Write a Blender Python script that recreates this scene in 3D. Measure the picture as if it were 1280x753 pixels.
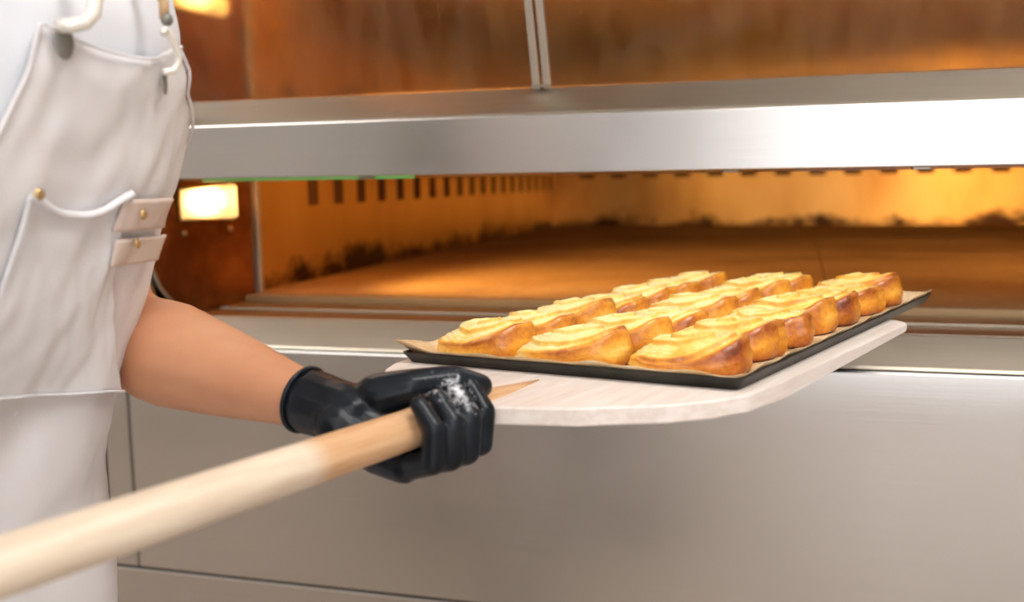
import bpy, bmesh, math, random
from mathutils import Vector, Matrix, noise
for o in list(bpy.data.objects): bpy.data.objects.remove(o)
S = bpy.context.scene
COL = S.collection
V = Vector
random.seed(7)

# ------------------------------------------------------------------ camera
cd = bpy.data.cameras.new('camera'); cam = bpy.data.objects.new('camera', cd); COL.objects.link(cam)
cd.sensor_width = 36; cd.lens = 36 * 1250 / 1280; cd.clip_start = .02
R = ((0.96094, 0.018667, -0.276132), (0.276339, -0.119828, 0.953561), (-0.015289, -0.992619, -0.120305))
cam.matrix_world = Matrix(((R[0][0], -R[0][1], -R[0][2], 0), (R[1][0], -R[1][1], -R[1][2], -1.5),
                           (R[2][0], -R[2][1], -R[2][2], 1.30), (0, 0, 0, 1)))
cd.dof.use_dof = True; cd.dof.focus_distance = 1.05; cd.dof.aperture_fstop = 3.5
S.camera = cam
# ------------------------------------------------------------------ world, exposure
w = bpy.data.worlds.new('world'); S.world = w; w.use_nodes = True
w.node_tree.nodes['Background'].inputs[0].default_value = (.85, .92, 1, 1)
w.node_tree.nodes['Background'].inputs[1].default_value = 1.0
S.view_settings.view_transform = 'Standard'; S.view_settings.look = 'None'
S.view_settings.exposure = 0.42; S.view_settings.gamma = 1; S.view_settings.use_curve_mapping = False
CEIL_E = 11.0          # ceiling luminaires
WIN_E = 2.2            # glow of the added window, out of view, for bright steel reflections
LAMP_W = 110.0          # each oven lamp, watts
LAMP_COL = (1.0, .54, .15)

# ------------------------------------------------------------------ material helpers
MATS = {}
def mat(name, col=(.8, .8, .8), rough=.5, metal=0., **kw):
    m = bpy.data.materials.new(name); m.use_nodes = True
    b = m.node_tree.nodes['Principled BSDF']
    b.inputs['Base Color'].default_value = (*col, 1); b.inputs['Roughness'].default_value = rough
    b.inputs['Metallic'].default_value = metal
    for k, v in kw.items(): b.inputs[k.replace('_', ' ')].default_value = v
    MATS[name] = m
    return m
def nd(m, t, **inp):
    n = m.node_tree.nodes.new(t)
    for k, v in inp.items():
        if k in n.inputs: n.inputs[k].default_value = v
        else: setattr(n, k, v)
    return n
def ln(m, a, b): m.node_tree.links.new(a, b)
def bsdf(m): return m.node_tree.nodes['Principled BSDF']
def coords(m, scale=(1, 1, 1), kind='Object'):
    tc = nd(m, 'ShaderNodeTexCoord'); mp = nd(m, 'ShaderNodeMapping')
    mp.inputs['Scale'].default_value = scale; ln(m, tc.outputs[kind], mp.inputs[0]); return mp.outputs[0]
def noise_tex(m, vec, scale=5., detail=4., rough=.55):
    n = nd(m, 'ShaderNodeTexNoise'); n.inputs['Scale'].default_value = scale
    n.inputs['Detail'].default_value = detail; n.inputs['Roughness'].default_value = rough
    ln(m, vec, n.inputs['Vector']); return n.outputs['Fac']
def ramp(m, fac, stops):
    r = nd(m, 'ShaderNodeValToRGB'); e = r.color_ramp.elements
    while len(e) < len(stops): e.new(.5)
    for q, (p, c) in zip(e, stops): q.position = p; q.color = (*c, 1) if len(c) == 3 else c
    ln(m, fac, r.inputs[0]); return r.outputs[0]
def bump(m, h, strength=.3, dist=.002):
    b = nd(m, 'ShaderNodeBump'); b.inputs['Strength'].default_value = strength; b.inputs['Distance'].default_value = dist
    ln(m, h, b.inputs['Height']); ln(m, b.outputs[0], bsdf(m).inputs['Normal'])
def math_n(m, op, a, b=None):
    n = nd(m, 'ShaderNodeMath', operation=op)
    for i, x in enumerate((a, b)):
        if x is None: continue
        if isinstance(x, (int, float)): n.inputs[i].default_value = x
        else: ln(m, x, n.inputs[i])
    return n.outputs[0]
def mixc(m, fac, a, b):
    n = nd(m, 'ShaderNodeMix', data_type='RGBA')
    if isinstance(fac, (int, float)): n.inputs[0].default_value = fac
    else: ln(m, fac, n.inputs[0])
    for i, x in ((6, a), (7, b)):
        if isinstance(x, tuple): n.inputs[i].default_value = (*x, 1)
        else: ln(m, x, n.inputs[i])
    return n.outputs[2]

def steel(name, col, rough, aniso=.75, smear=.0):
    m = mat(name, col, rough, 1.0, Anisotropic=aniso)
    t = nd(m, 'ShaderNodeTangent', direction_type='UV_MAP'); ln(m, t.outputs[0], bsdf(m).inputs['Tangent'])
    v = coords(m, (1.2, 1, 160)); f = noise_tex(m, v, 3., 5., .6)
    ln(m, ramp(m, f, [(.3, tuple(c * .93 for c in col)), (.7, col)]), bsdf(m).inputs['Base Color'])
    v2 = coords(m, (2, 2, 2)); f2 = noise_tex(m, v2, 2.5, 4.)
    r = nd(m, 'ShaderNodeMapRange'); r.inputs['To Min'].default_value = rough - .05; r.inputs['To Max'].default_value = rough + .09
    ln(m, f2, r.inputs[0]); ln(m, r.outputs[0], bsdf(m).inputs['Roughness'])
    bump(m, f, .05, .0006)
    return m
steel('steel', (.60, .565, .53), .21)
steel('steel_sill', (.47, .41, .33), .42)
steel('steel_dark', (.30, .26, .21), .38)
mat('gap', (.02, .018, .015), .8)
mat('aluminium', (.62, .60, .53), .35, .9)
mat('bolt', (.42, .27, .14), .35, 1.)
# bronze-stained cheek metal of the chamber mouth
m = mat('cheek', (.25, .10, .03), .30, .85)
f = noise_tex(m, coords(m), 7., 5.)
ln(m, ramp(m, f, [(.35, (.16, .055, .015)), (.55, (.30, .12, .035)), (.75, (.42, .22, .08))]), bsdf(m).inputs['Base Color'])
# chamber walls: heat-tinted steel with charred spatter along the foot
m = mat('chamber_wall', (.6, .33, .10), .38, .85)
vec = coords(m)
f = noise_tex(m, coords(m, (1, 1, .5)), 3., 5.)
base = ramp(m, f, [(.3, (.50, .28, .09)), (.5, (.66, .42, .15)), (.75, (.76, .54, .23))])
sp = nd(m, 'ShaderNodeSeparateXYZ'); ln(m, nd(m, 'ShaderNodeTexCoord').outputs['Object'], sp.inputs[0])
hz = nd(m, 'ShaderNodeMapRange'); hz.inputs['From Min'].default_value = .015; hz.inputs['From Max'].default_value = .105
hz.inputs['To Min'].default_value = .20; hz.inputs['To Max'].default_value = -.16; ln(m, sp.outputs[2], hz.inputs[0])
ch = noise_tex(m, coords(m, (1, 1, 1.2)), 4.2, 7., .68)
cm = nd(m, 'ShaderNodeMapRange'); cm.inputs['From Min'].default_value = .58; cm.inputs['From Max'].default_value = .74
ln(m, math_n(m, 'ADD', ch, hz.outputs[0]), cm.inputs[0])
ln(m, mixc(m, cm.outputs[0], base, (.045, .018, .008)), bsdf(m).inputs['Base Color'])
mat('slot', (.14, .07, .025), .8)
mat('chamber_roof', (.58, .39, .17), .55, .3)
# hearth stone
m = mat('hearth', (.45, .27, .13), .75)
f = noise_tex(m, coords(m, (1, 1, 1)), 2.2, 6., .6); g = noise_tex(m, coords(m), 90., 3.)
c1 = ramp(m, f, [(.3, (.26, .15, .07)), (.48, (.46, .30, .15)), (.7, (.58, .40, .21))])
ln(m, mixc(m, .25, c1, ramp(m, g, [(.35, (.25, .13, .05)), (.65, (.6, .4, .2))])), bsdf(m).inputs['Base Color'])
bump(m, g, .25, .001)
# oven door glass, sooty
m = mat('oven_glass'); nt = m.node_tree; nt.nodes.remove(bsdf(m)); out = nt.nodes['Material Output']
tr = nd(m, 'ShaderNodeBsdfRefraction'); tr.inputs[0].default_value = (.97, .90, .78, 1); tr.inputs['Roughness'].default_value = .36; tr.inputs['IOR'].default_value = 1.12
gl = nd(m, 'ShaderNodeBsdfGlossy'); gl.inputs['Roughness'].default_value = .06
df = nd(m, 'ShaderNodeBsdfDiffuse')
f = noise_tex(m, coords(m, (9, 9, .8)), 3., 5.); df.inputs[0].default_value = (.38, .22, .09, 1)
mx = nd(m, 'ShaderNodeMixShader'); ln(m, ramp(m, f, [(.35, (.04,) * 3), (.75, (.24,) * 3)]), mx.inputs[0])
ln(m, tr.outputs[0], mx.inputs[1]); ln(m, df.outputs[0], mx.inputs[2])
fr = nd(m, 'ShaderNodeFresnel'); fr.inputs[0].default_value = 1.30
m2 = nd(m, 'ShaderNodeMixShader'); ln(m, fr.outputs[0], m2.inputs[0]); ln(m, mx.outputs[0], m2.inputs[1]); ln(m, gl.outputs[0], m2.inputs[2])
ln(m, m2.outputs[0], out.inputs[0])
mat('glass_edge', (.30, .85, .22), .2)
m = mat('lamp_glass', (1, .9, .6), .2, 0.); b = bsdf(m)
b.inputs['Emission Color'].default_value = (1., .62, .20, 1); LG = m
vd = nd(m, 'ShaderNodeVectorMath', operation='DISTANCE'); ln(m, nd(m, 'ShaderNodeTexCoord').outputs['Generated'], vd.inputs[0]); vd.inputs[1].default_value = (.5, .38, .55)
mr = nd(m, 'ShaderNodeMapRange', interpolation_type='SMOOTHSTEP'); mr.inputs['From Min'].default_value = .12; mr.inputs['From Max'].default_value = .62
mr.inputs['To Min'].default_value = 7.; mr.inputs['To Max'].default_value = .75; ln(m, vd.outputs['Value'], mr.inputs[0]); ln(m, mr.outputs[0], b.inputs['Emission Strength'])
mat('lamp_rim', (.75, .45, .15), .25, .9)
mat('hearth_bar', (.42, .28, .14), .5, .5)
# wood
def wood(name, c0, c1, rough, scale):
    m = mat(name, c0, rough); f = noise_tex(m, coords(m, scale), 4., 6., .6)
    ln(m, ramp(m, f, [(.3, c1), (.65, c0)]), bsdf(m).inputs['Base Color']); bump(m, f, .15, .0006); return m
wood('board_wood', (.86, .77, .70), (.74, .61, .52), .6, (30, 2.5, 30))
m = mat('handle_wood', (.8, .6, .4), .45)
f = noise_tex(m, coords(m, (40, 3, 40)), 4., 5.)
pale = ramp(m, f, [(.3, (.70, .54, .39)), (.65, (.82, .68, .52))]); tan = ramp(m, f, [(.3, (.60, .32, .15)), (.65, (.74, .46, .25))])
sp = nd(m, 'ShaderNodeSeparateXYZ'); ln(m, nd(m, 'ShaderNodeTexCoord').outputs['Object'], sp.inputs[0])
mr = nd(m, 'ShaderNodeMapRange'); mr.inputs['From Min'].default_value = -.315; mr.inputs['From Max'].default_value = -.295
ln(m, math_n(m, 'ADD', sp.outputs[1], math_n(m, 'MULTIPLY', f, .01)), mr.inputs[0]); ln(m, mixc(m, mr.outputs[0], pale, tan), bsdf(m).inputs['Base Color'])
# tray and parchment
m = mat('tray_steel', (.028, .027, .024), .42, .55)
f = noise_tex(m, coords(m), 14., 5.); ln(m, ramp(m, f, [(.35, (.018, .017, .015)), (.7, (.06, .055, .045))]), bsdf(m).inputs['Base Color'])
m = mat('parchment', (.72, .52, .30), .6)
f = noise_tex(m, coords(m), 16., 6., .65)
ln(m, ramp(m, f, [(.30, (.28, .13, .045)), (.42, (.62, .40, .19)), (.6, (.80, .61, .37))]), bsdf(m).inputs['Base Color']); bump(m, f, .3, .002)
# pastry: bake level is stored per vertex (crust browning), crust level per pastry
m = mat('pastry', (.9, .6, .2), .42)
at = nd(m, 'ShaderNodeAttribute', attribute_name='bake'); ob = nd(m, 'ShaderNodeAttribute', attribute_type='OBJECT', attribute_name='crust')
info = nd(m, 'ShaderNodeObjectInfo')
n1 = noise_tex(m, coords(m), 38., 6., .65); n2 = noise_tex(m, coords(m), 160., 4., .6); n0 = noise_tex(m, coords(m), 13., 3.)
k = math_n(m, 'ADD', at.outputs['Fac'], math_n(m, 'MULTIPLY', math_n(m, 'SUBTRACT', n1, .5), .45))
k = math_n(m, 'ADD', k, math_n(m, 'MULTIPLY', math_n(m, 'SUBTRACT', n0, .5), .5))
k = math_n(m, 'ADD', k, math_n(m, 'MULTIPLY', math_n(m, 'SUBTRACT', n2, .5), .36))
k = math_n(m, 'ADD', k, ob.outputs['Fac'])
ln(m, ramp(m, k, [(0., (.98, .77, .36)), (.2, (.95, .60, .12)), (.42, (.83, .36, .03)), (.64, (.58, .19, .018)), (.83, (.34, .075, .010)), (1., (.17, .035, .008))]), bsdf(m).inputs['Base Color'])
rr = nd(m, 'ShaderNodeMapRange'); rr.inputs['To Min'].default_value = .55; rr.inputs['To Max'].default_value = .25; ln(m, k, rr.inputs[0]); ln(m, rr.outputs[0], bsdf(m).inputs['Roughness'])
bsdf(m).inputs['Coat Roughness'].default_value = .18; bsdf(m).inputs['Coat Weight'].default_value = .3
bsdf(m).inputs['Subsurface Weight'].default_value = .12; bsdf(m).inputs['Subsurface Radius'].default_value = (.006, .003, .001)
bump(m, math_n(m, 'ADD', n1, math_n(m, 'MULTIPLY', n2, .35)), .6, .0035)
# person
m = mat('skin', (.62, .30, .16), .45, Subsurface_Weight=.15); bsdf(m).inputs['Subsurface Radius'].default_value = (.012, .005, .003)
f = noise_tex(m, coords(m), 14., 5.); ln(m, ramp(m, f, [(.3, (.56, .245, .125)), (.7, (.66, .33, .18))]), bsdf(m).inputs['Base Color'])
def cloth(name, c0, c1):
    m = mat(name, c0, .9, Sheen_Weight=.15)
    f = noise_tex(m, coords(m), 9., 5.); g = noise_tex(m, coords(m, (1, 1, 1)), 420., 2.)
    ln(m, ramp(m, f, [(.3, c1), (.7, c0)]), bsdf(m).inputs['Base Color']); bump(m, g, .25, .0008); return m
cloth('apron_cloth', (.80, .77, .765), (.74, .705, .695))
cloth('shirt_cloth', (.86, .87, .90), (.80, .81, .85))
cloth('pocket_cloth', (.83, .82, .83), (.78, .76, .765))
cloth('trouser_cloth', (.80, .78, .76), (.74, .71, .68))
mat('tab_leather', (.72, .58, .50), .6)
mat('brass', (.62, .44, .20), .3, .9)
mat('hook_metal', (.93, .88, .78), .3, .2)
mat('grommet', (.23, .22, .19), .5, .4)
mat('strap', (.60, .38, .20), .6)
mat('hair', (.03, .018, .01), .5)
mat('eye', (.02, .015, .012), .2)
mat('lip', (.55, .2, .16), .4)
mat('shoe', (.05, .05, .05), .5)
m = mat('glove_rubber', (.014, .018, .024), .33, 0., Specular_IOR_Level=.28)
f = noise_tex(m, coords(m), 110., 5., .7); sp = nd(m, 'ShaderNodeVectorMath', operation='DISTANCE')
ln(m, nd(m, 'ShaderNodeTexCoord').outputs['Object'], sp.inputs[0]); sp.inputs[1].default_value = (.022, -.168, .006)
dm = nd(m, 'ShaderNodeMapRange'); dm.inputs['From Min'].default_value = .0; dm.inputs['From Max'].default_value = .055
dm.inputs['To Min'].default_value = .17; dm.inputs['To Max'].default_value = -.25; ln(m, sp.outputs['Value'], dm.inputs[0])
fm = nd(m, 'ShaderNodeMapRange'); fm.inputs['From Min'].default_value = .56; fm.inputs['From Max'].default_value = .74
ln(m, math_n(m, 'ADD', f, dm.outputs[0]), fm.inputs[0])
g = noise_tex(m, coords(m), 22., 4.)
ln(m, mixc(m, fm.outputs[0], ramp(m, g, [(.35, (.004, .006, .009)), (.7, (.012, .016, .022))]), (.72, .72, .74)), bsdf(m).inputs['Base Color'])
rg = nd(m, 'ShaderNodeMapRange'); rg.inputs['To Min'].default_value = .33; rg.inputs['To Max'].default_value = .9; ln(m, fm.outputs[0], rg.inputs[0]); ln(m, rg.outputs[0], bsdf(m).inputs['Roughness'])
bump(m, g, .5, .004)
# room
m = mat('wall_paint', (.80, .78, .75), .7); f = noise_tex(m, coords(m), 3., 4.); ln(m, ramp(m, f, [(.3, (.76, .74, .71)), (.7, (.82, .80, .77))]), bsdf(m).inputs['Base Color'])
mat('ceiling_paint', (.85, .85, .84), .8)
m = mat('floor_tile', (.35, .25, .2), .4); br = nd(m, 'ShaderNodeTexBrick', offset=0.); br.inputs['Scale'].default_value = 1.
br.inputs['Brick Width'].default_value = .3; br.inputs['Row Height'].default_value = .3; br.inputs['Mortar Size'].default_value = .006
br.inputs['Color1'].default_value = (.46, .38, .31, 1); br.inputs['Color2'].default_value = (.42, .34, .28, 1); br.inputs['Mortar'].default_value = (.5, .48, .45, 1)
ln(m, coords(m), br.inputs['Vector']); ln(m, br.outputs[0], bsdf(m).inputs['Base Color'])
wood('door_wood', (.20, .115, .06), (.13, .07, .035), .45, (18, 18, 1.5))
mat('rack_metal', (.075, .048, .03), .55, .2)
mat('frame_paint', (.7, .69, .67), .5)
m = mat('luminaire', (1, 1, 1), .5); bsdf(m).inputs['Emission Color'].default_value = (1, .975, .95, 1); bsdf(m).inputs['Emission Strength'].default_value = CEIL_E
m = mat('added_glow_pane', (1, 1, 1), .5); bsdf(m).inputs['Emission Color'].default_value = (.86, .91, 1, 1); bsdf(m).inputs['Emission Strength'].default_value = WIN_E  # glowing panes of the added, unseen window

# ------------------------------------------------------------------ mesh helpers
def empty(name, loc=(0, 0, 0), mw=None):
    o = bpy.data.objects.new(name, None); COL.objects.link(o)
    o.empty_display_size = .05
    if mw is not None: o.matrix_world = mw
    else: o.location = loc
    return o
def tag(o, label=None, cat=None, group=None, kind=None):
    for k, v in (('label', label), ('category', cat), ('group', group), ('kind', kind)):
        if v: o[k] = v
    return o
def mesh_obj(name, me, material, parent=None, smooth=False):
    o = bpy.data.objects.new(name, me); COL.objects.link(o)
    if material and not me.materials: me.materials.append(MATS[material])
    if parent is not None: o.parent = parent
    if smooth: me.shade_smooth()
    return o
def uv_flat(me):
    uv = me.uv_layers.new(name='UVMap')
    for l in me.loops:
        c = me.vertices[l.vertex_index].co; uv.data[l.index].uv = (c.x + .31 * c.y, c.z + .9 * c.y)
def from_bm(name, bm, material, parent=None, smooth=False, bevel=0., seg=2, uv=False):
    if bevel: bmesh.ops.bevel(bm, geom=list(bm.edges), offset=bevel, segments=seg, affect='EDGES', profile=.5)
    bmesh.ops.recalc_face_normals(bm, faces=list(bm.faces))
    me = bpy.data.meshes.new(name); bm.to_mesh(me); bm.free()
    if uv: uv_flat(me)
    return mesh_obj(name, me, material, parent, smooth)
def add_box(bm, x0, x1, y0, y1, z0, z1):
    v = [bm.verts.new((x, y, z)) for x in (x0, x1) for y in (y0, y1) for z in (z0, z1)]
    for f in ((0, 1, 3, 2), (4, 6, 7, 5), (0, 4, 5, 1), (2, 3, 7, 6), (0, 2, 6, 4), (1, 5, 7, 3)): bm.faces.new([v[i] for i in f])
def box(name, x0, x1, y0, y1, z0, z1, material, parent=None, bevel=0., uv=False):
    bm = bmesh.new(); add_box(bm, x0, x1, y0, y1, z0, z1)
    return from_bm(name, bm, material, parent, bevel=bevel, uv=uv, smooth=False)
def prism_x(name, prof, x0, x1, material, parent=None, bevel=0., uv=False):   # prof: list of (y,z)
    bm = bmesh.new(); a = [bm.verts.new((x0, y, z)) for y, z in prof]; b = [bm.verts.new((x1, y, z)) for y, z in prof]
    n = len(prof); bm.faces.new(a); bm.faces.new(b[::-1])
    for i in range(n): bm.faces.new((a[i], b[i], b[(i + 1) % n], a[(i + 1) % n]))
    return from_bm(name, bm, material, parent, bevel=bevel, uv=uv)
def prism_z(bm, outline, z0, z1):
    a = [bm.verts.new((x, y, z0)) for x, y in outline]; b = [bm.verts.new((x, y, z1)) for x, y in outline]
    n = len(outline); bm.faces.new(a[::-1]); bm.faces.new(b)
    for i in range(n): bm.faces.new((a[i], a[(i + 1) % n], b[(i + 1) % n], b[i]))
def tube_pts(bm, pts, rad, seg=16, cap=True):
    pts = [V(p) for p in pts]; rs = rad if isinstance(rad, (list, tuple)) else [rad] * len(pts)
    rings = []; up = None
    for i, p in enumerate(pts):
        t = (pts[min(i + 1, len(pts) - 1)] - pts[max(i - 1, 0)]).normalized()
        if up is None: up = t.orthogonal().normalized()
        up = (up - t * up.dot(t)).normalized(); s = t.cross(up)
        rings.append([bm.verts.new(p + (up * math.cos(a) + s * math.sin(a)) * rs[i]) for a in [2 * math.pi * k / seg for k in range(seg)]])
    for a, b in zip(rings, rings[1:]):
        for k in range(seg): bm.faces.new((a[k], a[(k + 1) % seg], b[(k + 1) % seg], b[k]))
    if cap: bm.faces.new(rings[0][::-1]); bm.faces.new(rings[-1])
def tube(name, pts, rad, material, parent=None, seg=14):
    bm = bmesh.new(); tube_pts(bm, pts, rad, seg); return from_bm(name, bm, material, parent, smooth=True)
def lerp_tab(tab, z):
    if z <= tab[0][0]: return tab[0][1:]
    for (a, b) in zip(tab, tab[1:]):
        if z <= b[0]:
            t = (z - a[0]) / (b[0] - a[0]); t = t * t * (3 - 2 * t) if False else t
            return [p + (q - p) * t for p, q in zip(a[1:], b[1:])]
    return tab[-1][1:]
def capsule(bm, p, q, r0, r1, sub=2):
    tmp = bmesh.new()
    for c, r in ((p, r0), (q, r1)):
        bmesh.ops.create_icosphere(tmp, subdivisions=sub, radius=r, matrix=Matrix.Translation(V(c)))
    res = bmesh.ops.convex_hull(tmp, input=list(tmp.verts))
    bmesh.ops.delete(tmp, geom=[g for g in res['geom_interior'] if isinstance(g, bmesh.types.BMVert)], context='VERTS')
    loose = [v for v in tmp.verts if not v.link_faces]; bmesh.ops.delete(tmp, geom=loose, context='VERTS')
    me = bpy.data.meshes.new('t'); tmp.to_mesh(me); tmp.free(); bm.from_mesh(me); bpy.data.meshes.remove(me)
def chain(bm, pts, rs):
    for i in range(len(pts) - 1): capsule(bm, pts[i], pts[i + 1], rs[i], rs[i + 1])
def ellipsoid(bm, c, r, rot=None):
    mw = Matrix.Translation(V(c)) @ (rot.to_4x4() if rot else Matrix()) @ Matrix.Diagonal((*r, 1))
    bmesh.ops.create_icosphere(bm, subdivisions=3, radius=1, matrix=mw)
def blob(name, bm, voxel, smooth_it, material, parent):
    me = bpy.data.meshes.new(name + '_src'); bm.to_mesh(me); bm.free()
    o = bpy.data.objects.new(name + '_src', me); COL.objects.link(o)
    md = o.modifiers.new('r', 'REMESH'); md.mode = 'VOXEL'; md.voxel_size = voxel
    if smooth_it:
        sm = o.modifiers.new('s', 'SMOOTH'); sm.factor = .5; sm.iterations = smooth_it
    bpy.context.view_layer.update()
    res = bpy.data.meshes.new_from_object(o.evaluated_get(bpy.context.evaluated_depsgraph_get()))
    bpy.data.objects.remove(o); bpy.data.meshes.remove(me); res.name = name
    res.materials.clear()
    return mesh_obj(name, res, material, parent, smooth=True)

# ------------------------------------------------------------------ room
RX0, RX1, RY0, RY1, RZ = -4.2, 3.8, -4.6, 3.6, 2.95
def struct(o): o['kind'] = 'structure'; return o
struct(box('floor', RX0, RX1, RY0, RY1, -.1, 0, 'floor_tile'))
struct(box('ceiling', RX0, RX1, RY0, RY1, RZ, RZ + .1, 'ceiling_paint'))
struct(box('wall_left', RX0 - .1, RX0, RY0, RY1, 0, RZ, 'wall_paint'))
struct(box('wall_right', RX1, RX1 + .1, RY0, RY1, 0, RZ, 'wall_paint'))
struct(box('wall_front', RX0, RX1, RY1, RY1 + .1, 0, RZ, 'wall_paint'))
bm = bmesh.new()        # wall behind the photographer with an opening for the added window
WX0, WX1, WZ0, WZ1 = -.1, 2.5, .12, 2.45
for b_ in ((RX0, WX0, 0, RZ), (WX1, RX1, 0, RZ), (WX0, WX1, 0, WZ0), (WX0, WX1, WZ1, RZ)): add_box(bm, b_[0], b_[1], RY0 - .1, RY0, b_[2], b_[3])
struct(from_bm('wall_back', bm, 'wall_paint'))
win = struct(empty('added_window', (0, 0, 0)))  # unseen window, added so the steel mirrors a bright cool area
for a in ((WX0, WX1, WZ0, WZ0 + .06), (WX0, WX1, WZ1 - .06, WZ1), (WX0, WX0 + .06, WZ0, WZ1), (WX1 - .06, WX1, WZ0, WZ1), (1.27, 1.33, WZ0, WZ1)):
    box('window_frame', a[0], a[1], RY0 - .08, RY0 + .01, a[2], a[3], 'frame_paint', win)
box('pane', WX0 + .06, 1.27, RY0 - .06, RY0 - .05, WZ0 + .06, WZ1 - .06, 'added_glow_pane', win)
box('pane', 1.33, WX1 - .06, RY0 - .06, RY0 - .05, WZ0 + .06, WZ1 - .06, 'added_glow_pane', win)
door = struct(empty('added_door', (0, 0, 0)))  # unseen brown door, added for a brown band in the steel reflections
box('door_leaf', -2.15, -1.15, RY0 + .005, RY0 + .045, .01, 2.1, 'door_wood', door, bevel=.004)
for a in ((-2.25, -2.155, 0, 2.2), (-1.145, -1.05, 0, 2.2), (-2.155, -1.145, 2.105, 2.2)): box('door_frame', a[0], a[1], RY0 + .002, RY0 + .06, a[2], a[3], 'frame_paint', door)
for i, (x, y) in enumerate(((-2.2, -1.1), (.6, -1.1), (-2.2, -3.2), (.6, -3.2))):
    t = tag(empty('ceiling_light', (x, y, RZ)), 'white panel light recessed in the ceiling of the bakery', 'light', 'ceiling panel lights')
    box('housing', -.63, .63, -.33, .33, -.05, -.002, 'frame_paint', t); box('diffuser', -.6, .6, -.3, .3, -.056, -.05, 'luminaire', t)

rack = tag(empty('added_rack', (-.98, -2.12, 0)), 'unseen dark rack trolley added behind the camera to darken the steel reflections', 'trolley')  # made-up trolley out of view, placed to darken the panel's reflection
for x in (-.40, .37):
    for y in (-.30, .27): box('upright', x, x + .03, y, y + .03, .10, 1.85, 'rack_metal', rack); tube('wheel', [(x + .015, y + .002, .05), (x + .015, y + .028, .05)], .05, 'shoe', rack)
for k in range(14): box('shelf_tray', -.37, .37, -.28, .28, .16 + k * .122, .178 + k * .122, 'tray_steel', rack)
box('top_plate', -.40, .40, -.30, .30, 1.852, 1.87, 'rack_metal', rack)
box('back_sheet', -.37, .37, .272, .278, .14, 1.84, 'rack_metal', rack)
# ------------------------------------------------------------------ deck oven
OX0, OX1 = -1.30, 1.42
oven = tag(empty('deck_oven', (0, 0, 0)), 'large stainless steel deck oven with glowing open baking chamber', 'oven')
P = oven
box('corner_post', -1.209, -1.1545, .0, .05, .606, 1.90, 'steel', P, .004, True)
box('corner_post', 1.30, 1.42, .0, .05, .0, 1.90, 'steel', P, .003, True)
box('side_trim', -1.31, -1.216, .004, .05, .0, 1.90, 'steel', P, .003, True)
box('lower_panel', -1.1532, 1.297, .0, .03, .606, 1.0195, 'steel', P, .004, True)
box('base_panel', -1.209, 1.297, .0, 0.03, .12, .6035, 'steel', P, .004, True)
box('plinth', -1.20, 1.29, .06, .09, .0, .118, 'steel_dark', P, 0, True)
box('frame_back', -1.30, 1.41, .052, .07, .12, 1.0, 'gap', P)
box('side_panel', -1.31, -1.295, .052, 3.3, .0, 1.90, 'steel', P, 0, True)
box('side_panel', 1.405, 1.42, .052, 3.3, .0, 1.90, 'steel', P, 0, True)
box('top_panel', -1.31, 1.42, .0, 3.3, 1.905, 1.92, 'steel', P, 0, True)
box('hood_panel', -1.152, 1.297, .0, .03, 1.777, 1.90, 'steel', P, .004, True)
PITCH = .376
CX0, CX1, CB = -1.05, 1.15, 3.06        # chamber left, right, back
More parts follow.
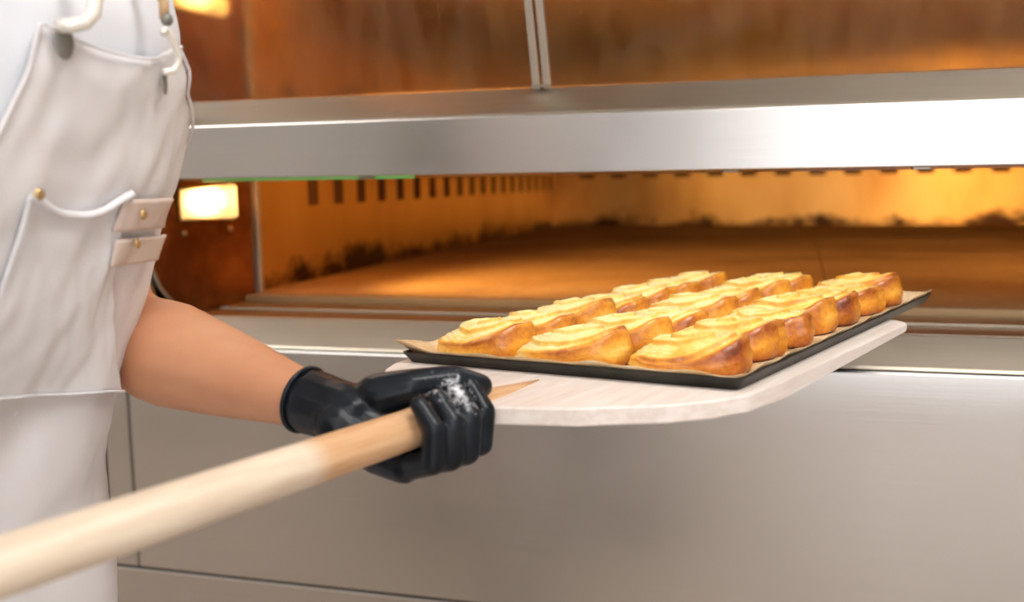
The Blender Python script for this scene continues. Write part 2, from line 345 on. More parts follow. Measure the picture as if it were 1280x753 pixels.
def deck(z, open_door):
    # z: height offset of this deck
    prism_x('sill', [(0, z + 1.022), (.003, z + 1.026), (.042, z + 1.0660), (.048, z + 1.0660), (.048, z + 1.022)], -1.152, 1.297, 'steel_sill', P, 0, True)
    box('ledge_plate', -1.06, 1.16, .057, .138, z + 1.05, z + 1.0665, 'steel_sill', P, .0015, True)
    box('ledge_plate', -1.05, 1.15, .143, .222, z + 1.05, z + 1.071, 'steel_sill', P, .0015, True)
    box('ledge_trough', -1.1, 1.2, .0485, .225, z + 1.03, z + 1.045, 'gap', P)
    box('hearth_edge', -1.045, 1.145, .226, .243, z + 1.04, z + 1.0845, 'hearth_bar', P, .002, True)
    nx, ny = 4, 5; sx = (CX1 - CX0 + .1) / nx; sy = (CB - .246) / ny
    for i in range(nx):
        for j in range(ny):
            x0 = CX0 - .05 + i * sx; y0 = .246 + j * sy
            box('hearth_stone', x0 + .001, x0 + sx - .001, y0 + .001, y0 + sy - .001, z + 1.055, z + 1.085 + random.uniform(-.0006, .0006), 'hearth', P)
    # chamber walls (own origin at the hearth level so the charring follows the foot)
    def wall(name, pts, mt='chamber_wall'):
        bm = bmesh.new(); th = pts[2]
        x0, y0 = pts[0]; x1, y1 = pts[1]; d = V((x1 - x0, y1 - y0, 0)).normalized(); nn = V((-d.y, d.x, 0)) * th
        prism_z(bm, [(x0, y0), (x1, y1), (x1 + nn.x, y1 + nn.y), (x0 + nn.x, y0 + nn.y)], -.03, .306)
        o = from_bm(name, bm, mt, P); o.location = (0, 0, z + 1.085); return o
    wl = wall('chamber_side', [(CX0, .262), (CX0 - .06, CB), .02])
    wr = wall('chamber_side', [(CX1 + .06, CB), (CX1, .262), .02])
    wb = wall('chamber_back', [(CX0 - .09, CB), (CX1 + .09, CB), .02])
    box('chamber_roof', CX0 - .1, CX1 + .1, .14, CB + .05, z + 1.392, z + 1.400, 'chamber_roof', P)
    sm = None
    for k in range(19):          # steam slots along the top of the walls
        y = .55 + k * .135; x = CX0 - .06 * (y - .262) / (CB - .262)
        for (sd, xx, ww) in ((-1, x, wl), (1, CX1 + (CX0 - x), wr)):
            o = box('steam_slot', -.0015, .0015, -.024, .024, -.04, .035, 'slot', None, .0) if sm is None else mesh_obj('steam_slot', sm, 'slot')
            sm = o.data; o.parent = ww; o.location = (xx, y, .205)
    sb = None
    for k in range(15):
        o = box('steam_slot', -.034, .034, -.0015, .0015, -.022, .022, 'slot') if sb is None else mesh_obj('steam_slot', sb, 'slot')
        sb = o.data; o.parent = wb; o.location = (CX0 + .1 + k * .145, CB, .238)
    # flared cheeks with the lamp
    for sgn in (-1, 1):
        X = (lambda x: x) if sgn < 0 else (lambda x: CX0 + CX1 - x)
        bm = bmesh.new()
        prof = [(.254, 1.052), (.090, 1.052), (.062, 1.080), (.030, 1.118), (.010, 1.165), (.004, 1.215), (.004, 1.345), (.254, 1.345)]
        xa = lambda y: CX0 + .012 - .265 * (.254 - y)
        a = [bm.verts.new((X(xa(y)), y, z + q)) for y, q in prof]; b = [bm.verts.new((X(xa(y) - .02), y, z + q)) for y, q in prof]
        bm.faces.new(a); bm.faces.new(b[::-1]); n = len(prof)
        for i in range(n): bm.faces.new((a[i], a[(i + 1) % n], b[(i + 1) % n], b[i]))
        ck = from_bm('cheek', bm, 'cheek', P)
        # rolled flange following the front edge of the cheek
        fl = [V((X(xa(y) + .001), y, z + q)) for y, q in prof[1:7]]
        tube('cheek_flange', fl, .0045, 'steel_sill', P, 10)
        # end panel between post and cheek
        bm = bmesh.new(); e = [(xa(y) - .004, q) for y, q in prof[1:7]]
        out = [(-1.1535, 1.345), (-1.1535, 1.024), (e[0][0] - .001, 1.024)] + e
        a = [bm.verts.new((X(x), .0005 + .0, z + q)) for x, q in out]; b = [bm.verts.new((X(x), .02, z + q)) for x, q in out]
        bm.faces.new(a); bm.faces.new(b[::-1]); n = len(out)
        for i in range(n): bm.faces.new((a[i], a[(i + 1) % n], b[(i + 1) % n], b[i]))
        from_bm('end_panel', bm, 'steel', P, uv=True)
        bx = X(CX0 + .0155)
        box('seal_post', bx - .0085, bx + .0085, .2565, .272, z + 1.06, z + 1.345, 'aluminium', P, .002)
        # lamp: wedge-shaped glass in a rim
        d = V((xa(.2) - xa(.08), .12, 0)).normalized(); nn = V((d.y, -d.x, 0))
        lamp = empty('oven_lamp'); lamp.parent = P
        def L(y, zz, h):
            p = V((xa(y), y, z + zz)) + nn * h; return (X(p.x), p.y, p.z)
        bm = bmesh.new()
        q0 = [(.080, 1.238), (.205, 1.234), (.205, 1.302), (.080, 1.292)]
        a = [bm.verts.new(L(y, zz, .0)) for y, zz in q0]; b = [bm.verts.new(L(y + (.004 if i in (0, 3) else -.004), zz + (.004 if i < 2 else -.004), .016 if i in (0, 3) else .022)) for i, (y, zz) in enumerate(q0)]
        bm.faces.new(a); bm.faces.new(b[::-1])
        for i in range(4): bm.faces.new((a[i], a[(i + 1) % 4], b[(i + 1) % 4], b[i]))
        from_bm('lamp_glass', bm, 'lamp_glass', lamp, bevel=.004)
        bm = bmesh.new()
        for i in range(4):
            (y0, z0), (y1, z1) = q0[i], q0[(i + 1) % 4]; tube_pts(bm, [L(y0, z0, .003), L(y1, z1, .003)], .0035, 8)
        from_bm('lamp_rim', bm, 'lamp_rim', lamp, smooth=True)
        for (y, zz) in ((.088, 1.212), (.196, 1.215)):
            bm = bmesh.new(); p = V(L(y, zz, .002)); bmesh.ops.create_uvsphere(bm, u_segments=14, v_segments=8, radius=.0065, matrix=Matrix.Translation(p))
            from_bm('bolt', bm, 'bolt', P, smooth=True)
        ld = bpy.data.lights.new('oven_lamp_light', 'SPOT'); ld.energy = LAMP_W * (.9 if sgn < 0 else .72); ld.color = LAMP_COL; ld.shadow_soft_size = .03; ld.spot_size = math.radians(96 if sgn < 0 else 84); ld.spot_blend = 1.
        lo = bpy.data.objects.new('oven_lamp_light', ld); COL.objects.link(lo); lo.parent = lamp; lo.location = L(.15, 1.268, .035); lo.rotation_euler = V((-sgn * (.80 if sgn < 0 else .35), .66 if sgn < 0 else .9, .22 if sgn < 0 else .05)).to_track_quat('-Z', 'Y').to_euler()
    # front band above the mouth
    prism_x('front_band', [(0, z + 1.31), (0, z + 1.398), (.03, z + 1.398), (.03, z + 1.345), (.135, z + 1.345), (.135, z + 1.331), (.012, z + 1.31)], -1.152, 1.297, 'steel', P, .0015, True)
    # glass door
    if open_door:      # swung up under the roof of the mouth
        a, b, c = (.02, z + 1.3060), (.245, z + 1.322), .006
        g = prism_x('door_glass', [(a[0], a[1]), (b[0], b[1]), (b[0], b[1] + c), (a[0], a[1] + c)], -1.035, 1.13, 'oven_glass', P)
        prism_x('glass_edge', [(a[0] - .003, a[1] - .001), (a[0], a[1] - .0012), (a[0], a[1] + c), (a[0] - .003, a[1] + c)], -.99, -.60, 'glass_edge', g)
    else:
        a, b = V((0, .047, z + 1.067)), V((0, -.040, z + 1.309)); t = (b - a).normalized(); nn = V((0, -t.z, t.y))
        xs = [-1.075, -.392, .41, 1.17]
        for x0, x1 in zip(xs, xs[1:]):
            x0 += .001; x1 -= .001; q = [a, b, b - nn * .006, a - nn * .006]
            prism_x('door_glass', [(p.y, p.z) for p in q], x0, x1, 'oven_glass', P)
        for x in xs[1:3]:
            for o in (-.0145, .0025):
                q = [a + nn * .009, b + nn * .009, b - nn * .001, a - nn * .001]
                prism_x('door_strip', [(p.y, p.z) for p in q], x + o, x + o + .012, 'aluminium', P, .001)
        box('strip_foot', -.408, -.378, .034, .0455, z + 1.0665, z + 1.0705, 'steel_dark', P)
deck(0, True); deck(PITCH, False)
for x in (-.68, -.10, .16): box('band_clip', x - .012, x + .012, .004, .016, 1.3055, 1.3095, 'steel_dark', P, .001)

# ------------------------------------------------------------------ peel, tray, parchment (peel frame: x across, y into oven, z up)
e1 = V((-0.93225113, 0.36024996, -0.03358266)); e2 = V((0.35957757, 0.93279384, 0.02448726)); ORG = V((-0.23252159, -0.5689444, 1.12173153))
ax = (-e1).normalized(); az = ax.cross(e2).normalized(); ay = az.cross(ax)
PM = Matrix(((ax.x, ay.x, az.x, ORG.x), (ax.y, ay.y, az.y, ORG.y), (ax.z, ay.z, az.z, ORG.z), (0, 0, 0, 1)))
peel = tag(empty('baking_peel', mw=PM), 'pale wooden baking peel with long round handle under the black tray', 'peel')
out = [(-.024, -.130), (.024, -.130), (.1, -.104), (.165, -.062), (.19, -.035), (.207, -.002), (.215, .06), (.222, .40)]
for k in range(1, 7):
    a = k / 6 * math.pi / 2; out.append((.222 - .035 * (1 - math.cos(a)), .40 + .035 * math.sin(a)))
out = out + [(-x, y) for x, y in out[::-1] if (x, y) not in ((.024, -.130), (-.024, -.130))]
bm = bmesh.new(); prism_z(bm, out, -.0285, -.0122)
for v in bm.verts:                                     # blade thins towards its leading edge
    if v.co.z < -.02: v.co.z += .0095 * max(0, min(1, v.co.y / .43))
from_bm('board', bm, 'board_wood', peel, bevel=.002)
# handle: round bar running into a tapered tongue let into the board
bm = bmesh.new(); rings = []; seg = 24
for (y, rx, rzt, rzb) in ((-.98, .004, .004, .004), (-.978, .016, .016, .016), (-.5, .0175, .0175, .0175), (-.16, .0165, .0165, .0165), (-.125, .0165, .016, .0125), (-.09, .015, .0125, .0085), (-.055, .011, .009, .006), (-.02, .004, .0064, .004)):
    rings.append([bm.verts.new((rx * math.cos(q), y, -.018 + (rzt if math.sin(q) > 0 else rzb) * math.sin(q))) for q in [2 * math.pi * k / seg for k in range(seg)]])
for a, b in zip(rings, rings[1:]):
    for k in range(seg): bm.faces.new((a[k], a[(k + 1) % seg], b[(k + 1) % seg], b[k]))
bm.faces.new(rings[0][::-1]); bm.faces.new(rings[-1])
from_bm('handle', bm, 'handle_wood', peel, smooth=True)

# tray: pan with flared rim
bm = bmesh.new()
def rect(x0, x1, y0, y1, r, z, k=5):
    pts = []
    for (cx, cy, a0) in ((x1 - r, y1 - r, 0), (x0 + r, y1 - r, 90), (x0 + r, y0 + r, 180), (x1 - r, y0 + r, 270)):
        for i in range(k): a = math.radians(a0 + 90 * i / (k - 1)); pts.append((cx + r * math.cos(a), cy + r * math.sin(a), z))
    return pts
lv = [rect(-.193, .193, .007, .593, .006, -.0119), rect(-.2, .2, 0, .6, .008, -.001), rect(-.2, .2, 0, .6, .008, 0), rect(-.1975, .1975, .0025, .5975, .006, 0), rect(-.191, .191, .009, .591, .005, -.0104)]
rs = [[bm.verts.new(p) for p in l] for l in lv]
for a, b in zip(rs, rs[1:]):
    n = len(a)
    for k in range(n): bm.faces.new((a[k], a[(k + 1) % n], b[(k + 1) % n], b[k]))
bm.faces.new(rs[0][::-1]); bm.faces.new(rs[-1])
tray = from_bm('baking_tray', bm, 'tray_steel'); tray.matrix_world = PM
tag(tray, 'shallow black steel baking tray lying on the wooden peel', 'tray')
# parchment
bm = bmesh.new(); NX, NY = 60, 84; g = {}
for i in range(NX + 1):
    for j in range(NY + 1):
        u, v = i / NX, j / NY
        x = -.2005 + .401 * u; y = -.001 + .597 * v
        de = min(.2 + x, .2 - x, y, .598 - y)                      # distance from edge
        wv = noise.noise(V((x * 14, y * 14, 1.3)))
        rise = max(0., 1 - max(de, 0) / .0145); rise = rise ** 1.05
        z = -.0098 + .0128 * rise + (.0012 * wv + .0010) * (.3 + rise)
        if rise > 0: z += .0030 * rise * noise.noise(V((x * 30, y * 30, 4.)))
        dc = math.hypot(x + .2, y)                                 # lifted corner beside the glove
        if dc < .055: kx = (1 - dc / .055); z += .010 * kx ** 1.5; x -= .004 * kx; y -= .002 * kx
        g[i, j] = bm.verts.new((x, y, z))
for i in range(NX):
    for j in range(NY): bm.faces.new((g[i, j], g[i + 1, j], g[i + 1, j + 1], g[i, j + 1]))
paper = from_bm('baking_parchment', bm, 'parchment', smooth=True); paper.matrix_world = PM
paper.modifiers.new('thick', 'SOLIDIFY').thickness = .0003
tag(paper, 'browned baking parchment lining the black tray under the pastries', 'parchment')

# ------------------------------------------------------------------ pastries: oblong coiled rolls
def pastry_mesh(seed):
    rnd = random.Random(seed); NT = 96
    AX, AY = .0592 * rnd.uniform(.96, 1.04), .0405 * rnd.uniform(.96, 1.04); H = .0395 * rnd.uniform(.93, 1.07)
    T = rnd.uniform(2.3, 2.8); th0 = rnd.uniform(-.5, .5) + (math.pi if seed % 2 else 0); hand = 1 if seed % 3 else -1
    bm = bmesh.new(); bk = bm.verts.layers.float.new('bake')
    so = V((seed * 3.7, seed * 1.9, 0))
    tiltx, tilty = rnd.uniform(.05, .13), rnd.uniform(-.05, .08)
    def outline(a, q):                                             # tail of the coil makes a step in the rim
        c, s = math.cos(a), math.sin(a); e = 2.3
        rr = (abs(c) ** e + abs(s) ** e) ** (-1 / e)
        ph = ((hand * (a - th0)) / (2 * math.pi)) % 1
        step = .07 * (.5 - ph) + (.05 * math.exp(-(ph / .05) ** 2))
        return rr * (1 + step + .05 * noise.noise(V((c * 1.3, s * 1.3, q)) + so)) , ph
    rings = []; top = [0.0] + [.02 + .905 * (k / 64) for k in range(65)]
    def topz(r, a):
        o, ph = outline(a, 0.); c, sn = math.cos(a), math.sin(a)
        x, y = AX * r * o * c, AY * r * o * sn
        pt = (abs(c) ** 1.35 + abs(sn) ** 1.35) ** (1 / 1.35)
        re = r * (1 + (pt - 1) * 1.15 * (1 - r))
        psi = re * T - hand * a / (2 * math.pi) + th0 + .14 * noise.noise(V((x * 26, y * 26, 2.)) + so)
        f = psi % 1
        saw = (f / .88) ** .8 if f < .88 else 1 - (f - .88) / .12
        saw = saw if f < .88 else saw * saw * (3 - 2 * saw)
        fade = min(1, r / .14) * (1 - .35 * max(0, r - .75) / .25)
        z = H + .004 * (1 - r * r) + .0052 * (saw - .6) * fade
        z += .0022 * noise.noise(V((x * 45, y * 45, 5.)) + so) + .0008 * noise.noise(V((x * 130, y * 130, 5.)) + so) + tiltx * x + tilty * y
        z -= ((.0215 if sn < 0 else .0100) * sn * sn + (.0010 if c > 0 else .0190) * c * c) * max(0, (r - .28) / .72) ** 1.7
        b = -.02 + .22 * max(0, noise.noise(V((x * 28, y * 28, 9.)) + so)) + .36 * math.exp(-((f - .90) / .055) ** 2) * fade * (.35 + .65 * r)
        b += .22 * max(0, (r - .84) / .085) ** 2 + .50 * max(0, c) ** 1.5 * math.exp(-((r - .93) / .07) ** 2)
        fs = math.sin(psi * 2 * math.pi * 4 + 2 * noise.noise(V((x * 40, y * 40, 6.)) + so)) * fade; z += .0006 * fs; b -= .06 * fs
        return x, y, z, b
    for r in top:
        row = []
        for k in range(NT if r > 0 else 1):
            x, y, z, b = topz(r, 2 * math.pi * k / NT)
            v = bm.verts.new((x, y, z)); v[bk] = b; row.append(v)
        rings.append(row)
    edge = [topz(top[-1], 2 * math.pi * k / NT)[2] for k in range(NT)]
    ztab = ((.965, .95), (.992, .84), (1.01, .66), (1.03, .5), (1.035, .34), (1.02, .18), (.99, .06), (.95, .0))
    for (r, zf) in ztab:
        row = []
        for k in range(NT):
            a = 2 * math.pi * k / NT; o, ph = outline(a, (1 - zf) * .6)
            lay = .012 * math.sin(zf * 17 + 3 * noise.noise(V((math.cos(a) * 2, math.sin(a) * 2, 3)) + so))
            x, y = AX * (r * .985 + lay) * o * math.cos(a), AY * (r * .985 + lay) * o * math.sin(a)
            z = edge[k] * 1.02 * zf + (.0012 * noise.noise(V((x * 60, y * 60, zf * 4)) + so) if zf > .05 else 0)
            v = bm.verts.new((x, y, max(z, 0)))
            nn = noise.noise(V((math.cos(a) * 1.6, math.sin(a) * 1.6, zf * 1.1)) + so)
            v[bk] = .37 + .36 * nn + .20 * math.exp(-((zf - .82) / .14) ** 2) - .10 * math.exp(-((zf - .4) / .15) ** 2) + .16 * math.exp(-(zf / .12) ** 2) + .12 * math.cos(a)
            row.append(v)
        rings.append(row)
    for a, b in zip(rings, rings[1:]):
        for k in range(NT):
            if len(a) == 1: bm.faces.new((a[0], b[k], b[(k + 1) % NT]))
            else: bm.faces.new((a[k], b[k], b[(k + 1) % NT], a[(k + 1) % NT]))
    bm.faces.new(rings[-1][::-1]); bmesh.ops.recalc_face_normals(bm, faces=list(bm.faces))
    me = bpy.data.meshes.new('swirl_pastry'); bm.to_mesh(me); bm.free(); me.materials.append(MATS['pastry']); me.shade_smooth(); return me
PAST = [pastry_mesh(s) for s in range(1, 10)]
ORD = ['first', 'second', 'third', 'fourth', 'fifth', 'sixth', 'last']
CN = ['in the column on the baker\'s side', 'in the middle column', 'in the column away from the baker']
rp = random.Random(3)
for j in range(7):
    for i in range(3):
        o = bpy.data.objects.new('swirl_pastry', PAST[(i * 4 + j * 2 + (j // 3)) % 9]); COL.objects.link(o)
        x = (-.1225, -.003, .1165)[i] + rp.uniform(-.003, .003); y = .058 + j * .0800 + rp.uniform(-.004, .004)
        o.matrix_world = PM @ Matrix.Translation((x, y, -.0085)) @ Matrix.Rotation(math.radians(rp.uniform(-9, 9) - 3), 4, 'Z') @ Matrix.Diagonal((1, 1, rp.uniform(.74, .90), 1))
        o['crust'] = rp.uniform(-.09, .03) + (.11 if i == 2 else 0) + (.05 if j == 0 else 0) + (.03 if j >= 4 else 0)
        tag(o, 'golden oblong swirl pastry, %s row from the gloved hand, %s' % (ORD[j], CN[i].replace('in the ', '')), 'pastry', 'swirl pastries on the tray')

# ------------------------------------------------------------------ person
T0 = V((-.649, -.85, 0)); F = V((.987, -.14, 0)).normalized(); LF = V((-F.y, F.x, 0))
#      z     offset  a(front) b(side)
TORSO = [(.80, -.118, .118, .172), (.92, -.116, .120, .176), (1.02, -.104, .112, .165), (1.12, -.070, .105, .155), (1.22, -.034, .110, .160), (1.30, -.002, .114, .170), (1.38, .018, .118, .178), (1.45, .024, .118, .182), (1.50, .016, .095, .174), (1.54, .006, .072, .12), (1.57, .0, .055, .07)]
def torso_pt(z, phi, k=1., add=0., dent=0.):
    off, a, b = lerp_tab(TORSO, z)
    c, s = math.cos(phi), math.sin(phi)
    return T0 + F * (off + (a * k + add) * math.copysign(abs(c) ** .85, c)) + LF * ((b * k + add) * math.copysign(abs(s) ** .85, s)) + V((0, 0, z))
person = tag(empty('person', (T0.x, T0.y, 0)), 'person in white bib apron holding the wooden peel with black gloved hand', 'person')
def child(o):       # parent keeping world placement
    o.parent = person; o.matrix_parent_inverse = person.matrix_world.inverted(); return o
bpy.context.view_layer.update()
def loft(bm, zs, k, add, n=40):
    rings = [[bm.verts.new(torso_pt(z, 2 * math.pi * i / n, k, add)) for i in range(n)] for z in zs]
    for a, b in zip(rings, rings[1:]):
        for i in range(n): bm.faces.new((a[i], a[(i + 1) % n], b[(i + 1) % n], b[i]))
    bm.faces.new(rings[0][::-1]); bm.faces.new(rings[-1])
pl = lambda p: PM @ V(p)                          # peel frame -> world
elbowL = V((-.668, -.652, 1.152)); wristL = pl((-.064, -.2045, -.012)); shL = T0 + LF * .170 - F * .045 + V((0, 0, 1.475))
handR = pl((-.055, -.80, -.02)); shR = T0 - LF * .175 + F * .01 + V((0, 0, 1.475)); elbowR = V((-.72, -1.16, 1.13))
head = T0 + F * .05 + V((0, 0, 1.705))
hip = lambda s: T0 + LF * (.09 * s) - F * .112 + V((0, 0, .88))
knee = lambda s: T0 + LF * (.10 * s) - F * (.03 if s > 0 else -.03) + V((0, 0, .48))
ank = lambda s: T0 + LF * (.10 * s) - F * (.08 if s > 0 else .0) + V((0, 0, .09))
bm = bmesh.new()
loft(bm, [.86, .92, .98, 1.04, 1.10, 1.16, 1.22, 1.28, 1.34, 1.39, 1.43, 1.47, 1.50, 1.53, 1.56], .90, 0)
for sh in (shL, shR): capsule(bm, sh, T0 + V((0, 0, 1.47)), .055, .07)
def lerp(a, b, t): return a + (b - a) * t
chain(bm, [shL, elbowL], [.052, .043]); chain(bm, [elbowL, lerp(elbowL, wristL, .28), lerp(elbowL, wristL, .55), lerp(elbowL, wristL, .78), wristL], [.0475, .053, .041, .0285, .022])
chain(bm, [shR, elbowR], [.052, .043]); chain(bm, [elbowR, lerp(elbowR, handR, .3), handR], [.044, .046, .028])
for s in (-1, 1): chain(bm, [hip(s), knee(s), lerp(knee(s), ank(s), .3), ank(s)], [.085, .055, .056, .038])
chain(bm, [T0 + F * .01 + V((0, 0, 1.51)), head - V((0, 0, .07))], [.062, .056])
ellipsoid(bm, head, (.078, .075, .108)); ellipsoid(bm, head + F * .028 - V((0, 0, .045)), (.062, .058, .070))
chain(bm, [head + F * .082 + V((0, 0, .005)), head + F * .104 - V((0, 0, .032))], [.009, .014])
for s in (-1, 1):
    ellipsoid(bm, head + LF * (.080 * s) - V((0, 0, .01)), (.020, .010, .032)); ellipsoid(bm, head + F * .068 + LF * (.032 * s) + V((0, 0, .028)), (.016, .024, .009))
body = child(blob('body', bm, .0065, 4, 'skin', None))
for s in (-1, 1):
    bm = bmesh.new(); ellipsoid(bm, head + F * .073 + LF * (.031 * s) + V((0, 0, .004)), (.011, .013, .010)); child(from_bm('eye', bm, 'eye', smooth=True))
bm = bmesh.new(); chain(bm, [head + F * .086 + LF * .022 - V((0, 0, .062)), head + F * .090 - V((0, 0, .060)), head + F * .086 - LF * .022 - V((0, 0, .062))], [.004, .008, .004]); child(from_bm('mouth', bm, 'lip', smooth=True))
bm = bmesh.new(); ellipsoid(bm, head - F * .012 + V((0, 0, .030)), (.086, .083, .092)); ellipsoid(bm, head - F * .045 - V((0, 0, .02)), (.058, .074, .075)); child(blob('hair', bm, .007, 3, 'hair', None))
# T-shirt and trousers
bm = bmesh.new(); loft(bm, [.93, .98, 1.04, 1.10, 1.16, 1.22, 1.28, 1.34, 1.39, 1.43, 1.47, 1.50, 1.535], 1.0, .004)
for sh, el in ((shL, elbowL), (shR, elbowR)): capsule(bm, sh, T0 + V((0, 0, 1.46)), .066, .08); chain(bm, [sh, lerp(sh, el, .55)], [.068, .066])
child(blob('t_shirt', bm, .007, 3, 'shirt_cloth', None))
bm = bmesh.new(); loft(bm, [.82, .88, .94, .99], 1.0, .002)
for s in (-1, 1): chain(bm, [hip(s), knee(s), ank(s) + V((0, 0, .03))], [.095, .075, .068])
child(blob('trousers', bm, .008, 3, 'trouser_cloth', None))
for s in (-1, 1):
    bm = bmesh.new(); a = ank(s); chain(bm, [a - F * .03 - V((0, 0, .045)), a + F * .06 - V((0, 0, .05)), a + F * .15 - V((0, 0, .057))], [.045, .042, .033])
    child(blob('shoe', bm, .006, 2, 'shoe', None))
# apron: sheet wrapped round the front
ZT, ZB = 1.412, .56
def apron_span(z):      # angles covered at height z
    tab = [(.5, -112, 112), (1.16, -105, 108), (1.25, -48, 95), (1.30, -24, 76), (1.337, -17, 56), (1.38, -11.5, 34), (1.415, -9, 25)]
    a, b = lerp_tab(tab, z); return math.radians(a), math.radians(b)
def apron_pt(z, phi, extra=0.):
    zz = max(z, .80); hang = max(0., .98 - z)
    p = torso_pt(zz, phi, 1.0, .016 + extra + hang * .04); p.z = z
    wr = .0055 * math.sin(phi * 5 + 3 * math.sin(z * 9)) * (.4 + .6 * max(0, min(1, (1.32 - z) / .2)))
    wr += .009 * noise.noise(V((phi * 2.6 + z * 5, z * 6, 2.2))) + .005 * noise.noise(V((phi * 6 - z * 9, z * 13, 7.))) + .0022 * noise.noise(V((phi * 14, z * 40, 3.)))
    d = (p - V((T0.x, T0.y, z))).normalized()
    return p + d * wr
def sheet(name, zs, span, extra, material, n=70, dip=0., dz0=1.30, tilt=0.):
    bm = bmesh.new(); rows = []
    for z in zs:
        p0, p1 = span(z); rows.append([bm.verts.new(apron_pt(z - dip * math.sin(math.pi * i / n) * max(0, (z - dz0) / (zs[-1] - dz0)) + tilt * (.5 - i / n) * (zs[-1] - z) / (zs[-1] - zs[0]), p0 + (p1 - p0) * i / n, extra)) for i in range(n + 1)])
    for a, b in zip(rows, rows[1:]):
        for i in range(n): bm.faces.new((a[i], a[i + 1], b[i + 1], b[i]))
    o = from_bm(name, bm, material, smooth=True)
    md = o.modifiers.new('t', 'SOLIDIFY'); md.thickness = .0025; md.offset = 1
    return o
apron = child(sheet('apron', [ZB + (ZT - ZB) * k / 110 for k in range(111)], apron_span, 0, 'apron_cloth', dip=.016))
def sub(o): o.parent = apron; return o
def edge_tube(name, fn, r, material, n=40):
    return sub(tube(name, [fn(k / n) for k in range(n + 1)], r, material, None, 8))
def bib_top(t):
    p0, p1 = apron_span(ZT); return apron_pt(ZT - .016 * math.sin(math.pi * t), p0 + (p1 - p0) * t, .004)
edge_tube('bib_hem', bib_top, .0012, 'apron_cloth')
for s in (0, 1): edge_tube('side_hem', lambda t: apron_pt(1.18 + (ZT - 1.18) * t, apron_span(1.18 + (ZT - 1.18) * t)[s], .002), .0014, 'apron_cloth')
D = math.radians
pk = sub(sheet('pocket', [1.128 + (1.294 - 1.128) * k / 40 for k in range(41)], lambda z: [D(q) for q in lerp_tab([(1.128, -19, 38), (1.20, -12, 27), (1.26, -10, 17), (1.294, -9, 14)], z)], .0055, 'pocket_cloth', 50, dip=.016, dz0=1.25, tilt=.034))
def pocket_top(t): return apron_pt(1.294 - .016 * math.sin(math.pi * t), D(-9 + 23 * t), .009)
edge_tube('pocket_hem', pocket_top, .0032, 'pocket_cloth')
edge_tube('pocket_seam', lambda t: apron_pt(1.129 + .034 * (.5 - t), D(-19 + 57 * t), .0075), .0013, 'pocket_cloth')
def dome(name, z, phi, ex, r, material, sq=.5, rz=1.):
    p = apron_pt(z, D(phi), ex); nn = (apron_pt(z, D(phi), ex + .01) - p).normalized()
    q = nn.to_track_quat('Z', 'Y').to_matrix(); bm = bmesh.new()
    bmesh.ops.create_uvsphere(bm, u_segments=16, v_segments=10, radius=1, matrix=Matrix.Translation(p) @ q.to_4x4() @ Matrix.Diagonal((r, r * rz, r * sq, 1)))
    return sub(from_bm(name, bm, material, smooth=True))
dome('rivet', 1.295, -8.3, .011, .0042, 'brass')
def tabs(z0, z1, p0, p1): return sub(sheet('leather_tab', [z0 + (z1 - z0) * k / 8 for k in range(9)], lambda z: (D(p0), D(p1)), .010, 'tab_leather', 14))
tabs(1.263, 1.288, 12.5, 37); tabs(1.234, 1.256, 14, 40)
dome('stud', 1.2765, 17.7, .0145, .0045, 'brass'); dome('stud', 1.2525, 19.9, .0145, .0045, 'brass')
dome('grommet', 1.401, -5.2, .005, .0078, 'grommet', .3, 1.6); dome('grommet', 1.381, 17.8, .005, .0042, 'grommet', .35, 2.4)
def path(name, pts, r, material): return sub(tube(name, [apron_pt(z, D(p), e) for p, z, e in pts], r, material, None, 10))
path('hook', [(-1.6, 1.446, .012), (-1.7, 1.432, .014), (-2.1, 1.421, .016), (-3.4, 1.4135, .016), (-5.4, 1.411, .011), (-6.0, 1.411, .004)], .0052, 'hook_metal')
path('hook', [(13.4, 1.416, .011), (14.4, 1.4215, .012), (15.2, 1.418, .013), (16.8, 1.412, .013), (18.8, 1.4025, .013), (19.4, 1.3965, .012), (18.6, 1.3905, .010), (16.6, 1.3885, .006)], .0030, 'hook_metal')
dome('hook_collar', 1.4275, 14.4, .013, .0052, 'grommet', .9)
path('strap', [(14.4, 1.428, .011), (14.1, 1.44, .011), (14., 1.46, .012), (14., 1.50, .012), (17., 1.535, .012)], .0038, 'strap')
path('strap', [(-1.6, 1.444, .012), (-2., 1.46, .012), (-5., 1.50, .012), (-9., 1.535, .012)], .0045, 'hook_metal')

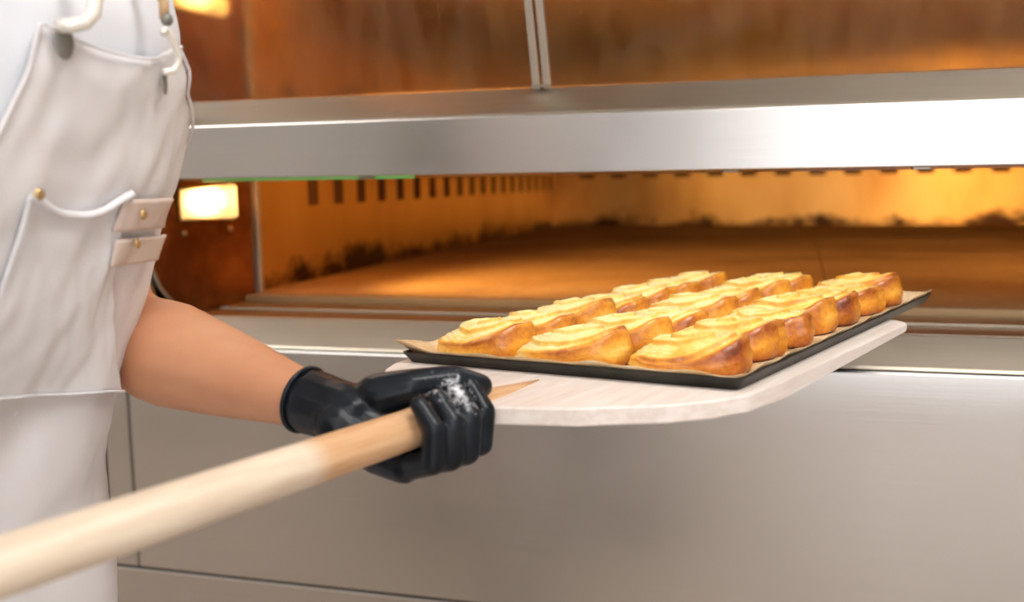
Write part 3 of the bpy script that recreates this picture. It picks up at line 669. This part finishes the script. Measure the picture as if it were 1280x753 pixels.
# gloves
def glove(M4, full=True):
    bm = bmesh.new()
    W = V((-.064, -.2045, -.012))
    ys = (-.1460, -.1660, -.1860, -.2050); rad = (.0112, .0116, .0113, .0106)
    mcp = [V((-.010 + .002 * i, y - .001, -.0495 - .002 * (i == 1))) for i, y in enumerate(ys)]
    for i, (c, r) in enumerate(zip(mcp, rad)):                      # palm
        chain(bm, [W + V((0, .014 - .010 * i, -.004)), lerp(W, c, .5) + V((0, 0, -.010)), c], [.021, .0185, r + .0032])
    bend = ((.0285, -.0425), (.0335, -.0130), (.0185, .0065)); sc = (.94, 1.0, 1.0, .95)
    for i, (c, r) in enumerate(zip(mcp, rad)):                      # fingers under, round the near side, tips on top
        pts = [c] + [V((x * sc[i] + (.001 if i else 0), c.y + .004 * (k + 1) * (.6 - .25 * i), -.018 + (z + .018) * sc[i])) for k, (x, z) in enumerate(bend)]
        chain(bm, pts, [r + .001, r, r - .0012, r - .0028])
    # thumb over the top
    th = [W + V((.006, .016, .006)), V((-.044, -.190, .004)), V((-.018, -.1765, .0110)), V((.0035, -.1455, .0120)), V((.0150, -.1260, .0040))]
    chain(bm, th, [.022, .0200, .0158, .0136, .0114])
    capsule(bm, V((-.03, -.185, -.03)), V((-.05, -.2, -.02)), .018, .022)
    if full:
        arm = PM.inverted() @ elbowL; d = (arm - W).normalized()
        chain(bm, [W, W + d * .02, W + d * .045], [.0275, .0275, .0290])
    return bm
g = blob('glove', glove(PM), .0016, 9, 'glove_rubber', None); g.matrix_world = PM; bpy.context.view_layer.update(); child(g)
d = (elbowL - wristL).normalized(); c = wristL + d * .053; u = d.orthogonal().normalized(); v = d.cross(u)
bm = bmesh.new(); tube_pts(bm, [c + (u * math.cos(a) + v * math.sin(a)) * .0285 for a in [2 * math.pi * k / 40 for k in range(41)]], .0022, 8, False)
cu = from_bm('cuff_roll', bm, 'glove_rubber', smooth=True); child(cu)
M2 = PM @ Matrix.Translation((0, -.64, 0))
g2 = blob('glove', glove(M2, False), .002, 3, 'glove_rubber', None); g2.matrix_world = M2; bpy.context.view_layer.update(); child(g2)
